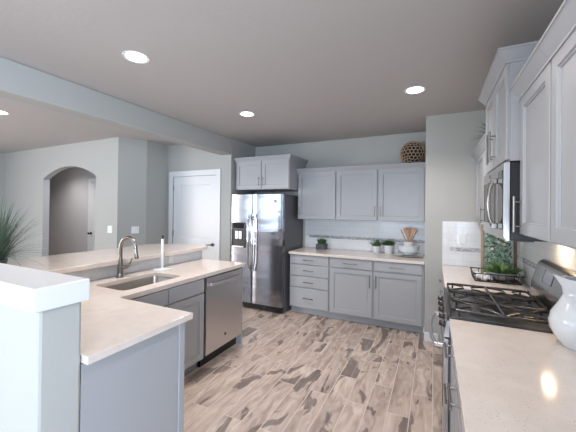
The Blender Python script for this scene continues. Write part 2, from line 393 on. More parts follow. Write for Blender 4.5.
# pantry door
def panel_rings(b, x0, x1, z0, z1, yf, w, d, mtx=None):
    pass
def door_face(b, x0, x1, z0, z1, t, frames, rec=.008, chamf=.012, bev=.002):
    """slab with front at y=-t .. back at y=0 and recessed panels listed in frames (x0,x1,z0,z1)"""
    b.box(x0, x1, -t+rec+.001, 0, z0, z1)
    # frame surface as a prism with holes
    b.prism([(x0+bev, z0+bev), (x1-bev, z0+bev), (x1-bev, z1-bev), (x0+bev, z1-bev)], [[(a, c), (bb, c), (bb, d), (a, d)] for a, bb, c, d in frames], -t, -t+.0015, 'XZ')
    # sides between bevel and body
    def lp(a0, a1, c0, c1, y): return [(a0, y, c0), (a1, y, c0), (a1, y, c1), (a0, y, c1)]
    def loft(l0, l1):
        b.add(l0+l1, [[i, (i+1) % 4, 4+(i+1) % 4, 4+i] for i in range(4)])
    loft(lp(x0+bev, x1-bev, z0+bev, z1-bev, -t), lp(x0, x1, z0, z1, -t+bev)); loft(lp(x0, x1, z0, z1, -t+bev), lp(x0, x1, z0, z1, -t+rec+.002))
    for a, bb, c, d in frames:
        loft(lp(a, bb, c, d, -t), lp(a+chamf*.3, bb-chamf*.3, c+chamf*.3, d-chamf*.3, -t+rec*.55))
        loft(lp(a+chamf*.3, bb-chamf*.3, c+chamf*.3, d-chamf*.3, -t+rec*.55), lp(a+chamf, bb-chamf, c+chamf, d-chamf, -t+rec*.6))
        loft(lp(a+chamf, bb-chamf, c+chamf, d-chamf, -t+rec*.6), lp(a+chamf*1.2, bb-chamf*1.2, c+chamf*1.2, d-chamf*1.2, -t+rec+.0005))
    return b
d = empty('door_1', ((dx0+dx1)/2, YD, 0)); struct(d, 'white two-panel pantry door with lever handle', 'door')
w = (dx1-dx0)/2
bb = B(); door_face(bb, -w+.004, w-.004, .01, dzt-.004, .035, [(-w+.14, w-.14, 1.03, dzt-.15), (-w+.14, w-.14, .25, .87)], .016, .02)
o = bb.make('door_slab', 'trim', d); o.location.y = .045
cs = B(); cs.prism([(-w-.088, 0), (-w-.003, 0), (-w-.003, dzt+.003), (w+.003, dzt+.003), (w+.003, 0), (w+.088, 0), (w+.088, dzt+.095), (-w-.088, dzt+.095)], [], -.018, 0, 'XZ')
cs.make('door_casing', 'trim', d, bevel=.004)
for z in (.3, 1.05, 1.84): B().box(-w-.004, -w+.012, -.004, .012, z, z+.09, .001).make('hinge', 'nickel', d)
hb = B().cyl((w-.07, .012, .935), (w-.07, -.006, .935), .028); hb.cyl((w-.07, -.006, .935), (w-.07, -.05, .935), .009)
hb.tube([(w-.07, -.05, .935), (w-.10, -.052, .937), (w-.16, -.045, .930), (w-.19, -.043, .927)], [.010, .009, .008, .006])
hb.make('lever_handle', 'lever', d)
# hallway door seen through the arch
d = empty('door_2', (-6.85, 4.40, 0)); struct(d, 'white hallway door seen through the arch', 'door')
w = .41; bb = B(); door_face(bb, -w+.004, w-.004, .01, 2.10, .03, [(-w+.13, w-.13, 1.03, 1.95), (-w+.13, w-.13, .25, .87)], .010, .03); bb.make('door_slab', 'trim', d)
B().prism([(-w-.10, 0), (-w-.003, 0), (-w-.003, 2.11), (w+.003, 2.11), (w+.003, 0), (w+.10, 0), (w+.10, 2.21), (-w-.10, 2.21)], [], -.02, 0, 'XZ').make('door_casing', 'trim', d, bevel=.004)
hb = B().cyl((-w+.06, -.03, .93), (-w+.06, -.05, .93), .028); hb.cyl((-w+.06, -.05, .93), (-w+.06, -.08, .93), .010); hb.lathe([(.0, 0), (.02, .006), (.028, .02), (.02, .034), (0, .04)], 20, mtx=Matrix.Translation((-w+.06, -.075, .93)) @ Matrix.Rotation(PI/2, 4, 'X'))
hb.make('door_knob', 'lever', d)

# pony wall under the raised bar, and the capped end wall
struct(B().box(-2.72, -2.60, .769, 2.93, 0, 1.028).make('wall_bar', 'wall'), 'half-height wall carrying the raised bar behind the sink', 'wall')
struct(B().box(-3.45, -1.315, .612, .767, 0, 1.141).make('wall_end', 'wall', bevel=.012), 'half-height end wall under the white cap', 'wall')
cap = B().box(-3.48, -1.296, .587, .786, 1.143, 1.231, .004, 2).make('trim_2', 'trim'); struct(cap, 'thick white painted cap on the half-height end wall', 'trim')

# ------------------------------------------------------------------ cabinets
def pull(parent, x, z, length, vert, y=-.02):
    b = B(); h = length/2; off = y-.032
    if vert:
        b.cyl((x, off, z-h), (x, off, z+h), .006, 12)
        for s in (-1, 1): b.cyl((x, y+.001, z+s*h*.68), (x, off, z+s*h*.68), .0045, 10)
    else:
        b.cyl((x-h, off, z), (x+h, off, z), .006, 12)
        for s in (-1, 1): b.cyl((x+s*h*.68, y+.001, z), (x+s*h*.68, off, z), .0045, 10)
    return b.make('pull', 'nickel', parent)
T = .02
def cabinet(name, label, group, loc, rz, w, dep, z0, z1, fronts, base=False, crown=None, left_end=0, right_end=0, mt='cab', cat='cabinet'):
    """front at local y=0 facing -y. fronts: (kind,x0,x1,z0,z1,pull) pull=(x,z,len,vert)"""
    r = empty(name, loc, rz); tag(r, label, cat, group)
    zz = z0 + (.10 if base else 0)
    b = B().box(0, w, 0, dep, zz, z1, .001)
    if base: b.box(0, w, .07, dep, 0, zz)
    b.make('body', mt, r)
    for k, x0, x1, a, c, p in fronts:
        b = B(); fr = .057
        if k == 'drawer': 
            b.box(x0, x1, -T, -.0005, a, c, .003)
            f = b.make('drawer_front', mt, r)
        else:
            door_face(b, x0, x1, a, c, T-.0005, [(x0+fr, x1-fr, a+fr, c-fr)], .012, .009)
            f = b.make('door', mt, r)
            for vv in f.data.vertices: vv.co.y -= .0005
        if p: pull(f, *p)
    if crown:
        # crown: (height, projection, left side wraps, right side wraps)
        h, pr, lw, rw = crown
        prof = [(0, -.014), (.006, -.014), (.006, -.004), (pr*.9, h*.80), (pr, h*.82), (pr, h), (0, h)]
        path = []
        if lw: path += [((0, dep, z1), (-1, 0)), ((0, -T, z1), (-1, -1))]
        else: path += [((0, -T, z1), (0, -1))]
        if rw: path += [((w, -T, z1), (1, -1)), ((w, dep, z1), (1, 0))]
        else: path += [((w, -T, z1), (0, -1))]
        b = B().sweep(path, prof); b.box(0, w, -T, dep, z1+.0005, z1+h*.9)
        b.make('crown_moulding', mt, r)
    return r

# --- back run, base units
ZB = .877; YF = 4.09; DB = YW-YF-.01
def dr(x0, x1, a, c, pl=.16): return ('drawer', x0, x1, a, c, ((x0+x1)/2, (a+c)/2, pl, False))
cabinet('drawer_cabinet', 'grey base cabinet with four stacked drawers next to the fridge', 'back wall base cabinets', (-1.930, YF, 0), 0, .615, DB, 0, ZB,
        [dr(.012, .603, .742, .868), dr(.012, .603, .574, .728), dr(.012, .603, .405, .560), dr(.012, .603, .115, .391, .16)], True)
cabinet('base_cabinet', 'grey base cabinet in the middle of the back run, beside the four-drawer unit', 'back wall base cabinets', (-1.3145, YF, 0), 0, .600, DB, 0, ZB,
        [dr(.012, .588, .742, .868, .19), ('door', .012, .588, .115, .728, (.558, .60, .17, True))], True)
cabinet('base_cabinet', 'grey base cabinet at the right end of the back run, beside the wall corner', 'back wall base cabinets', (-.7140, YF, 0), 0, .612, DB, 0, ZB,
        [dr(.012, .588, .742, .868, .19), ('door', .012, .588, .115, .728, (.040, .60, .17, True))], True)
wt = B().prism([(-1.935, 4.047), (XW-.004, 4.047), (XW-.004, YW-.012), (-1.935, YW-.012)], [], ZB+.001, .914).make('worktop', 'quartz', bevel=.003)
tag(wt, 'beige quartz worktop on the back wall base cabinets', 'worktop')
# --- back run, uppers
UP = 4.37; DU = YW-UP-.004; z0u, z1u = 1.385, 2.115
us = [(-1.936, .622, (.036, 1.52, .15, True), 'leftmost, beside the fridge'), (-1.3135, .602, (.562, 1.52, .15, True), 'middle of the three'), (-.711, .607, (.036, 1.52, .15, True), 'rightmost, under the woven ball')]
for i, (x, w, p, s) in enumerate(us):
    cabinet('wall_cabinet', 'grey single-door wall cabinet on the back wall, ' + s, 'back wall upper cabinets', (x, UP, 0), 0, w, DU, z0u, z1u,
            [('door', .010, w-.010, z0u+.008, z1u-.008, p)], crown=(.055, .045, i == 0, False))
# --- above the fridge
cabinet('wall_cabinet', 'deep two-door grey cabinet above the fridge', None, (-2.905, 4.07, 0), 0, .965, .62, 1.842, 2.295,
        [('door', .010, .478, 1.852, 2.286, (.445, 1.965, .14, True)), ('door', .487, .955, 1.852, 2.286, (.520, 1.965, .14, True))], crown=(.055, .045, False, True))
# --- island: sink run faces +X
XS = -1.975
def isl(y): return (XS, y, 0)
DS = -2.59-XS
cabinet('base_cabinet', 'grey base cabinet under the sink with two doors and false drawer fronts', None, isl(1.385), PI/2, .870, .60, 0, ZB-.002,
        [('drawer', .008, .430, .742, .868, None), ('drawer', .440, .862, .742, .868, None), ('door', .008, .430, .115, .728, None), ('door', .440, .862, .115, .728, None)], True)
# body of the sink cabinet is open for the basin: rebuild as a shell
sc = [o for o in bpy.data.objects if o.name.startswith('body')][-1]
shell = B().box(0, .87, 0, .018, .10, ZB-.002).box(0, .018, .018, .6, .10, ZB-.002).box(.852, .87, .018, .6, .10, ZB-.002).box(0, .87, .582, .6, .10, ZB-.002).box(.018, .852, .018, .582, .10, .118).box(0, .87, .07, .6, 0, .10)
tmp = shell.make('tmp', 'cab'); sc.data = tmp.data; bpy.data.objects.remove(tmp)
# end panel after the dishwasher
ep = B().box(-2.585, XS+.018, 2.872, 2.892, 0, ZB-.002, .001).make('end_panel', 'cab'); tag(ep, 'narrow grey end panel beside the dishwasher', 'panel')
# peninsula cabinet, panelled back towards the room
pn = empty('peninsula_cabinet', (-1.64, .770, 0)); tag(pn, 'blue-grey panelled peninsula cabinet beside the half-height end wall', 'cabinet')
b = B().box(-.30, .31, 0, .575, 0, ZB-.002, .001); b.make('body', 'cab', pn)
B().box(.3105, .318, 0, .535, .0, ZB-.004, .001).make('side_panel', 'cab', pn)
B().box(.3105, .328, .536, .576, 0, ZB-.004, .002).make('corner_post', 'cab', pn)
cnr = B().box(-2.585, -1.945, .771, 1.375, .1, ZB-.002).make('corner_cabinet', 'cab'); tag(cnr, 'blank grey corner cabinet under the worktop beside the peninsula', 'cabinet')
# L-shaped worktop with sink cut-out
def rr(x0, x1, y0, y1, r, n=6):
    o = []
    for cx_, cy_, a in ((x1-r, y1-r, 0), (x0+r, y1-r, PI/2), (x0+r, y0+r, PI), (x1-r, y0+r, 1.5*PI)):
        for i in range(n+1): q = a + PI/2*i/n; o.append((cx_+r*math.cos(q), cy_+r*math.sin(q)))
    return o
SX0, SX1, SY0, SY1 = -2.425, -2.065, 1.495, 2.08
wt = B().prism([(-2.588, .770), (-1.279, .770), (-1.279, 1.375), (-1.945, 1.375), (-1.945, 2.918), (-2.588, 2.918)], [rr(SX0, SX1, SY0, SY1, .05)], ZB+.001, .914).make('worktop', 'quartz', bevel=.003)
tag(wt, 'L-shaped beige quartz island worktop with sink cut-out', 'worktop')
# sink
sk = empty('sink', ((SX0+SX1)/2, (SY0+SY1)/2, .66)); tag(sk, 'stainless undermount sink set in the island worktop', 'sink')
def basin():
    b = B(); lo = []
    hx, hy = (SX1-SX0)/2, (SY1-SY0)/2
    levels = [(.012, .2165, .05), (.004, .2165, .05), (.002, .21, .05), (-.006, .05, .045), (-.02, .015, .05), (-.06, .003, .05)]
    for off, z, r in levels: lo.append([(x, y, z) for x, y in rr(-hx-off, hx+off, -hy-off, hy+off, max(.02, r+off*.5))])
    n = len(lo[0]); vs = [p for l_ in lo for p in l_]; fs = []
    for i in range(len(lo)-1):
        for k in range(n): fs.append([i*n+k, i*n+(k+1) % n, (i+1)*n+(k+1) % n, (i+1)*n+k])
    fs.append([(len(lo)-1)*n+k for k in range(n)])
    b.add(vs, fs, True); return b
basin().make('basin', 'sinksteel', sk)
B().lathe([(.0, .001), (.03, .001), (.042, .003), (.044, .006), (.046, .004)], 24, (-.02, .06, .003)).make('drain', 'chrome', sk)
# faucet
fc = empty('faucet', (-2.50, 1.775, .914)); tag(fc, 'brushed nickel gooseneck pull-down faucet behind the sink', 'faucet')
b = B().lathe([(.031, 0), (.031, .006), (.028, .010), (.026, .05), (.023, .11), (.018, .16), (.0155, .19)], 24)
b.tube([(0, 0, .16), (0, 0, .26)] + [(.085-.085*math.cos(a), 0, .26+.095*math.sin(a)) for a in [PI*i/14 for i in range(1, 15)]], .0158, 14)
b.make('neck', 'faucet', fc)
B().tube([(.17, 0, .262), (.173, 0, .235), (.180, 0, .19), (.182, 0, .175)], [.0135, .0155, .018, .0165], 16).make('spray_head', 'faucet', fc)
b = B().cyl((0, 0, .085), (.040, .026, .088), .015, 16); b.tube([(.040, .026, .088), (.056, .037, .10), (.068, .045, .13), (.078, .052, .17)], [.013, .011, .008, .006], 12)
b.make('lever', 'faucet', fc)
fc.rotation_euler.z = .12
# paper towel holder
pt = empty('paper_towel_holder', (-2.45, 2.19, .914)); tag(pt, 'white countertop paper towel holder with round base and upright post', 'paper towel holder')
B().lathe([(0, 0), (.085, 0), (.087, .008), (.08, .014), (.02, .018), (0, .018)], 36).make('base', 'ceramic', pt)
B().lathe([(.014, .015), (.0135, .30), (.012, .308), (0, .308)], 18).make('post', 'ceramic', pt)
B().lathe([(0, .308), (.007, .309), (.007, .322), (.014, .330), (.012, .342), (0, .346)], 18).make('finial', 'lever', pt)
# bar top, tile splash
bt = B().prism([(-3.28, .80), (-2.50, .80), (-2.50, 2.90), (-2.56, 2.985), (-2.85, 3.12), (-3.28, 2.73)], [], 1.03, 1.07).make('bar_top', 'quartz', bevel=.004)
tag(bt, 'raised beige quartz bar top with clipped far corner', 'bar top')
def splash(name, label, boxdims, ax, strip):
    b = B().box(*boxdims).make(name, 'tile'+ax); tag(b, label, 'backsplash')
    if strip: B().box(*strip).make('mosaic_strip', 'mosaic'+ax, b)
    return b
splash('tile_backsplash', 'white tile band between sink worktop and raised bar', (-2.599, -2.590, .80, 2.928, .915, 1.029), 'YZ', None)
splash('tile_backsplash', 'white tiled backsplash with mosaic strip behind the potted plants', (XB+1.0, XW-.001, YW-.009, YW-.0005, .916, 1.384), 'XZ', (-1.86, XW-.001, YW-.0115, YW-.0091, 1.078, 1.118))
splash('tile_backsplash', 'white tiled backsplash on the wall end behind the wire tray', (.09, XR-.010, YST-.009, YST-.0005, .916, 1.418), 'XZ', (.17, XR-.010, YST-.0115, YST-.0091, 1.082, 1.125))
splash('tile_backsplash', 'white tiled backsplash along the range wall', (XR-.009, XR-.0005, -.5, YST-.0105, .916, 1.404), 'YZ', (XR-.0115, XR-.0091, -.5, YST-.010, 1.082, 1.125))

# outlets and switches
def plate(name, label, loc, rz, kind='switch', group=None):
    r = empty(name, loc, rz); tag(r, label, kind, group)
    pw = .057 if kind == 'switch' else .036
    B().box(-pw, pw, -.006, -.0005, -.058, .058, .002, 2).make('cover_plate', 'plate', r)
    if kind == 'switch':
        for q in (-.023, .023): B().box(q-.016, q+.016, -.010, -.006, -.034, .034, .002).make('rocker', 'plate', r)
    else:
        for s in (-1, 1): B().box(-.016, .016, -.008, -.006, s*.022-.014, s*.022+.014, .002).make('socket', 'plate', r)
plate('light_switch', 'white light switch on the pale wall right of the arch', (-4.718, 3.16, 1.18), 0)
ang = math.atan2(3.52-3.16, -4.33+4.545)
tt = .62; plate('light_switch', 'white light switch on the angled wall behind the faucet', (-4.545+.215*tt, 3.16+.36*tt, 1.17), ang)
plate('power_outlet', 'white outlet on tiled wall end above the wire tray', (.290, YST-.009, 1.225), 0, 'outlet')
r_ = empty('power_outlet', (-2.590, 2.43, .975), PI/2); tag(r_, 'white outlet in tile band beside the paper towel holder', 'outlet')
B().box(-.036, .036, -.006, -.0005, -.045, .045, .002, 2).make('cover_plate', 'plate', r_)
for s in (-1, 1): B().box(-.014, .014, -.008, -.006, s*.02-.012, s*.02+.012, .002).make('socket', 'plate', r_)

# --- right run. local frame of the cabinets: front faces -X
RZ = -PI/2
def rloc(x, ytop): return (x, ytop, 0)
XF = .112
cabinet('base_cabinet', 'grey base cabinet between the range and the far wall end', None, rloc(XF, YST-.016), RZ, 1.165, .61, 0, ZB,
        [dr(.15, .62, .742, .868, .13), dr(.63, 1.155, .742, .868, .13), ('door', .15, .62, .115, .728, (.58, .60, .15, True)), ('door', .63, 1.155, .115, .728, (.67, .60, .15, True))], True)
near = [(1.975, .365, 'nearest the range'), (1.607, .50, 'second from the range'), (1.104, .95, 'closest to the viewer')]
for y, w, s in near:
    cabinet('drawer_cabinet', 'grey drawer cabinet under the near right worktop, ' + s, 'near right base cabinets', rloc(XF, y), RZ, w, .61, 0, ZB,
        [dr(.008, w-.008, .742, .868, .18), dr(.008, w-.008, .43, .728, .18), dr(.008, w-.008, .115, .416, .18)], True)
wt = B().prism([(.084, 2.759), (XR-.010, 2.759), (XR-.010, YST-.010), (.084, YST-.010)], [], ZB+.001, .914).make('worktop', 'quartz', bevel=.003)
tag(wt, 'beige quartz worktop beyond the range, carrying the wire tray', 'worktop')
wt = B().prism([(.084, -.45), (XR-.010, -.45), (XR-.010, 1.982), (.084, 1.982)], [], ZB+.001, .914).make('worktop', 'quartz', bevel=.003)
tag(wt, 'beige quartz worktop in the right foreground, carrying the white pitcher', 'worktop')
# uppers
cabinet('wall_cabinet', 'small grey wall cabinet beyond the microwave, at the far wall end', None, rloc(.435, YST-.004), RZ, 1.162, XR-.435-.004, 1.406, 2.115,
        [('door', .03, .585, 1.414, 2.107, (.545, 1.50, .15, True)), ('door', .595, 1.152, 1.414, 2.107, (.635, 1.50, .15, True))], crown=(.055, .045, False, False))
cabinet('wall_cabinet', 'taller two-door grey cabinet mounted above the microwave', None, rloc(.375, 2.775), RZ, .755, XR-.375-.004, 1.812, 2.365,
        [('door', .008, .372, 1.822, 2.357, (.325, 1.955, .20, True)), ('door', .383, .747, 1.822, 2.357, (.43, 1.955, .20, True))], crown=(.060, .045, True, True))
nu = [(2.018, .480, 'beside the microwave', (.045, 1.52, .19, True)), (1.5365, .480, 'second from the microwave', (.435, 1.52, .19, True)), (1.055, .55, 'closest to the viewer', (.045, 1.52, .19, True))]
for i, (y, w, s, p) in enumerate(nu):
    cabinet('wall_cabinet', 'grey single-door wall cabinet above near right worktop, ' + s, 'near right upper cabinets', rloc(.435, y), RZ, w, XR-.435-.004, 1.406, 2.150,
        [('door', .008, w-.008, 1.414, 2.142, p)], crown=(.060, .045, i == 0, False))

# ------------------------------------------------------------------ refrigerator
fr = empty('refrigerator', (-2.445, 3.93, 0)); tag(fr, 'stainless steel side-by-side refrigerator with water dispenser', 'refrigerator')
B().box(-.455, .465, .075, .755, .02, 1.755, .004).make('body', 'fridge_side', fr)
def curved(b, x0, x1, z0, z1, yc, bow, n=12):
    vs = []; fs = []
    for i in range(n+1):
        u = i/n; x = x0+(x1-x0)*u; e = min(u, 1-u)*2
        y = yc - bow*.5*(1-(1-e)**2.2) - .006*min(1, e*6)
        vs += [(x, y, z0), (x, y, z1), (x, .065, z1), (x, .065, z0)]
    for i in range(n):
        for k in range(4): fs.append([i*4+k, i*4+(k+1) % 4, (i+1)*4+(k+1) % 4, (i+1)*4+k])
    fs += [[0, 1, 2, 3], [n*4+3, n*4+2, n*4+1, n*4]]
    sm = [k == 0 for i in range(n) for k in range(4)] + [False, False]
    return b.add(vs, fs, sm)
fd = curved(B(), -.462, -.052, .10, 1.758, .008, .008).make('freezer_door', 'fridge_steel', fr)
rd = curved(B(), -.044, .465, .10, 1.758, .008, .008).make('fridge_door', 'fridge_steel', fr)
for side, par, x in ((-1, fd, -.085), (1, rd, -.011)):
    b = B(); zs_ = [.62, .70, .85, 1.03, 1.21, 1.36, 1.44]; ys = [-.03, -.062, -.074, -.078, -.074, -.062, -.03]
    b.tube([(x, y, z) for y, z in zip(ys, zs_)], .0155, 14)
    for z in (.625, 1.435): b.box(x-.018, x+.018, -.045, .003, z-.028, z+.028, .005, 2)
    b.make('handle', 'chrome', par)
dp = B(); dp.prism([(-.425, .935), (-.175, .935), (-.175, 1.325), (-.425, 1.325)], [[(-.41, .96), (-.19, .96), (-.19, 1.22), (-.41, 1.22)]], -.016, -.004, 'XZ')
dp.box(-.41, -.19, -.0065, -.004, .96, 1.22)
dsp = dp.make('dispenser', 'black', fd)
B().box(-.40, -.20, -.019, -.016, 1.235, 1.315, .002).make('control_panel', 'glass_black', dsp)
B().box(-.355, -.30, -.022, -.007, 1.07, 1.19, .003).box(-.29, -.235, -.022, -.007, 1.07, 1.19, .003).make('paddle', 'steel', dsp)
B().box(-.405, -.195, -.030, -.0165, .94, .962, .003).make('drip_tray', 'steel', dsp)
bd = B().cyl((.335, .0, 1.655), (.335, -.012, 1.655), .022, 24); bd.make('badge', 'lever', rd)
B().ring((.335, -.012, 1.655), .014, .0018, 'Y', 24, 6).ring((.335, -.012, 1.655), .006, .0015, 'Y', 16, 6).make('badge_mark', 'chrome', rd)
g = B().box(-.455, .46, .03, .07, .015, .092, .002)
for i in range(16): g.box(-.43+i*.056, -.40+i*.056, .022, .0295, .03, .08)
g.make('grille', 'black', fr)
for q in (-.45, .37): B().box(q, q+.09, .02, .12, 1.7585, 1.775, .003).make('hinge_cover', 'fridge_side', fr)

# ------------------------------------------------------------------ dishwasher (front faces +X)
dw = empty('dishwasher', (XS, 2.264, 0), PI/2); tag(dw, 'stainless steel dishwasher at the far end of the island', 'dishwasher')
B().box(.003, .600, .006, .58, .115, ZB-.003).make('body', 'black', dw)
dd = B().box(.006, .598, -.028, .0055, .125, ZB-.012, .004, 2).make('door', 'steel', dw)
b = B(); b.tube([(.05, -.060, .795), (.30, -.070, .795), (.55, -.060, .795)], .015, 12)
for x in (.06, .54): b.box(x-.014, x+.014, -.064, -.0285, .782, .808, .003)
b.make('handle', 'steel', dd)
B().cyl((.30, -.028, .235), (.30, -.0305, .235), .014, 20).make('badge', 'lever', dd)
B().box(.01, .595, .045, .07, .0, .114).make('toe_grille', 'black', dw)

# ------------------------------------------------------------------ range (front faces -X)
rg = empty('range', (.085, 2.753, 0), RZ); tag(rg, 'stainless gas range with black cast iron grates', 'range')
RWD = .765; RD = XR-.011-.085
B().box(.002, RWD-.002, .0, RD, .06, .895, .002).make('body', 'fridge_side', rg)
ct = B().box(.0, RWD, -.012, RD-.10, .896, .921, .006, 2).make('cooktop', 'iron', rg)
B().box(.012, RWD-.012, .010, RD-.112, .9215, .9235).make('burner_pan', 'pan', ct)
# grates
def grate(x0, x1, y0, y1):
    b = B(); z = .957; r = .008
    c = .03
    b.tube([(x0+c, y0, z), (x1-c, y0, z), (x1, y0+c, z), (x1, y1-c, z), (x1-c, y1, z), (x0+c, y1, z), (x0, y1-c, z), (x0, y0+c, z), (x0+c, y0, z)], r, 8)
    xm = (x0+x1)/2; ym = (y0+y1)/2
    b.tube([(x0, ym, z), (x1, ym, z)], r, 8)
    for yc in ((y0+ym)/2, (y1+ym)/2):
        for a in range(4):
            q = PI/4+a*PI/2; ex, ey = (x1-x0)*.5, (y1-y0)*.25
            dx, dy = math.copysign(ex, math.cos(q)), math.copysign(ey, math.sin(q))
            b.tube([(xm+dx*.93, yc+dy*.93, z), (xm+dx*.5, yc+dy*.5, z+.006), (xm+dx*.2, yc+dy*.2, z+.004)], [.008, .0075, .005], 8)
    for xx in (x0, x1):
        for yy in (y0+.035, y1-.035): b.cyl((xx, yy, z), (xx, yy, .9238), .006, 8)
    for xx in (x0+.05, x1-.05):
        for yy in (y0, y1): b.tube([(xx-.02, yy, z), (xx, yy, z+.010), (xx+.02, yy, z)], .007, 8)
    return b
gw = (RWD-.036)/3
for i in range(3):
    x0 = .018+i*gw+.003; grate(x0, x0+gw-.006, .016, RD-.118).make('grate', 'iron', ct)
for (bx, by, br) in ((.15, .15, .045), (.15, .40, .036), (.3825, .275, .05), (.615, .15, .05), (.615, .40, .036)):
    b = B().lathe([(br, 0), (br, .006), (br*.8, .010), (0, .010)], 24, (bx, by, .9237))
    b.lathe([(br*.72, .010), (br*.74, .018), (br*.6, .021), (0, .021)], 24, (bx, by, .9237)); b.make('burner', 'iron', ct)
# sloped control panel with knobs
cp = B().prism([(-.012, .895), (-.030, .80), (0, .80), (0, .895)], [], .004, RWD-.004, 'YZ').make('control_panel', 'steel', rg)
for i in range(5):
    kx = .09+i*.147; mt_ = Matrix.Translation((kx, -.022, .848)) @ Matrix.Rotation(PI/2-.19, 4, 'X')
    b = B().lathe([(.022, 0), (.022, .004), (.018, .006), (.017, .022), (.014, .026), (0, .026)], 24, mtx=mt_); b.box(-.004, .004, -.015, .015, .026, .031, .001, mtx=mt_)
    b.make('knob', 'lever', cp)
od = B().box(.006, RWD-.006, -.028, -.001, .24, .79, .004, 2).make('oven_door', 'steel', rg)
B().box(.10, RWD-.10, -.0305, -.0285, .34, .66, .001).make('window', 'glass_black', od)
b = B().tube([(.06, -.072, .725), (.20, -.094, .725), (.3825, -.104, .725), (.56, -.094, .725), (.70, -.072, .725)], .0125, 14)
for x in (.075, .69): b.box(x-.015, x+.015, -.078, -.0285, .713, .737, .003)
b.make('handle', 'steel', od)
dr_ = B().box(.006, RWD-.006, -.024, -.001, .065, .23, .004, 2).make('drawer', 'steel', rg)
# back console, rounded and leaning
cprof = [(.565, .925), (.548, 1.00), (.552, 1.045), (.585, 1.165), (.600, 1.190), (.622, 1.200), (RD-.002, 1.200), (RD-.002, .925)]
def console(x0, x1, inset=0):
    b = B(); b.prism([(y, z) for y, z in cprof], [], x0, x1, 'YZ'); return b
cn = console(.004, RWD-.004).make('back_console', 'console', rg, bevel=.012)
B().box(.012, RWD-.012, RD-.098, .563, .8965, .9245).make('console_base', 'black', cn)
mt_ = Matrix.Translation((.30, .5755, 1.115)) @ Matrix.Rotation(-.27, 4, 'X')
B().box(-.085, .085, -.004, .0, -.042, .042, .006, 3, mtx=mt_).make('display', 'glass_black', cn)
b = B().box(-.075, .075, -.0055, -.004, -.032, .032, .002, mtx=mt_).make('display_screen', 'display', cn)

# ------------------------------------------------------------------ microwave (front faces -X)
mw = empty('microwave', (.345, 2.772, 0), RZ); tag(mw, 'stainless over-the-range microwave with curved handle', 'microwave')
MZ0, MZ1 = 1.372, 1.806; MD = XR-.345-.010
B().box(.003, .750, .030, MD, MZ0+.004, MZ1, .003).make('body', 'black', mw)
b = B().prism([(.0, MZ0+.02), (.012, MZ0), (.029, MZ0), (.029, MZ1), (.004, MZ1), (.0, MZ1-.01)], [], .003, .590, 'YZ'); md_ = b.make('door', 'steel', mw, bevel=.002)
B().box(.07, .50, -.003, -.0005, MZ0+.085, MZ1-.075, .004).make('window', 'glass_black', md_)
b = B().prism([(.0, MZ0+.02), (.012, MZ0), (.029, MZ0), (.029, MZ1), (.004, MZ1), (.0, MZ1-.01)], [], .593, .752, 'YZ'); pnl = b.make('control_panel', 'steel', mw, bevel=.002)
B().box(.61, .735, -.003, -.0005, MZ0+.06, MZ1-.04, .003).make('keypad', 'glass_black', pnl)
b = B().tube([(.568, -.022, MZ0+.07), (.568, -.040, MZ0+.12), (.568, -.047, MZ0+.21), (.568, -.040, MZ0+.30), (.568, -.022, MZ0+.35)], .011, 14)
for z in (MZ0+.075, MZ0+.345): b.box(.553, .583, -.032, -.0005, z-.017, z+.017, .003)
b.make('handle', 'faucet', md_)
B().cyl((.30, -.0005, MZ1-.035), (.30, -.003, MZ1-.035), .011, 20).make('badge', 'lever', md_)
B().box(.02, .735, .06, .14, MZ0-.0035, MZ0+.003).make('vent_grille', 'fridge_side', mw)
B().box(.305, .415, .288, .322, MZ0-.004, MZ0+.003).make('cooktop_lamp', 'warmlamp', mw)
l = bpy.data.lights.new('cooktop_lamp_light', 'AREA'); l.shape = 'RECTANGLE'; l.size = .10; l.size_y = .03; l.energy = 1.2; l.color = (1, .72, .45)
o = bpy.data.objects.new('cooktop_lamp_light', l); S.collection.objects.link(o); o.parent = mw; o.location = (.36, .305, MZ0-.006)

# ------------------------------------------------------------------ ceiling lights
def downlight(x, y, label, power):
    r = empty('recessed_ceiling_light', (x, y, ZC)); tag(r, label, 'ceiling light', 'recessed ceiling lights')
    B().lathe([(.072, -.0015), (.086, -.0015), (.092, -.005), (.094, -.001), (.094, -.0005), (.072, -.0005)], 40).make('trim_ring', 'trim', r)
    B().lathe([(0, -.004), (.070, -.004), (.0715, -.0012), (0, -.0012)], 40).make('diffuser', 'lamp', r)
    l = bpy.data.lights.new('downlight_lamp', 'SPOT'); l.energy = power; l.spot_size = 2.4; l.spot_blend = .8; l.shadow_soft_size = .07; l.color = WARM
    o = bpy.data.objects.new('downlight_lamp', l); S.collection.objects.link(o); o.parent = r; o.location = (0, 0, -.02)
downlight(-2.018, 1.533, 'recessed ceiling light nearest the viewer, above the island sink', DOWN)
downlight(-2.007, 3.008, 'recessed ceiling light in front of the fridge, above the dishwasher', DOWN)
downlight(-.168, 3.043, 'recessed ceiling light near the range and the far right wall corner', DOWN)
downlight(-4.70, 1.747, 'recessed ceiling light in the dining area, beyond the ceiling beam', DOWN*.2)
downlight(-6.1, 3.75, 'recessed ceiling light inside the hallway behind the arch', DOWN*.6)
downlight(-7.7, 3.62, 'added unseen light brightening the far end of the hallway', DOWN)  # second hall light, added out of view to brighten the hall wall
downlight(-.168, 1.3, 'added unseen ceiling light above the near right worktop', DOWN*.5)  # extra light added out of view over the worktop and near uppers

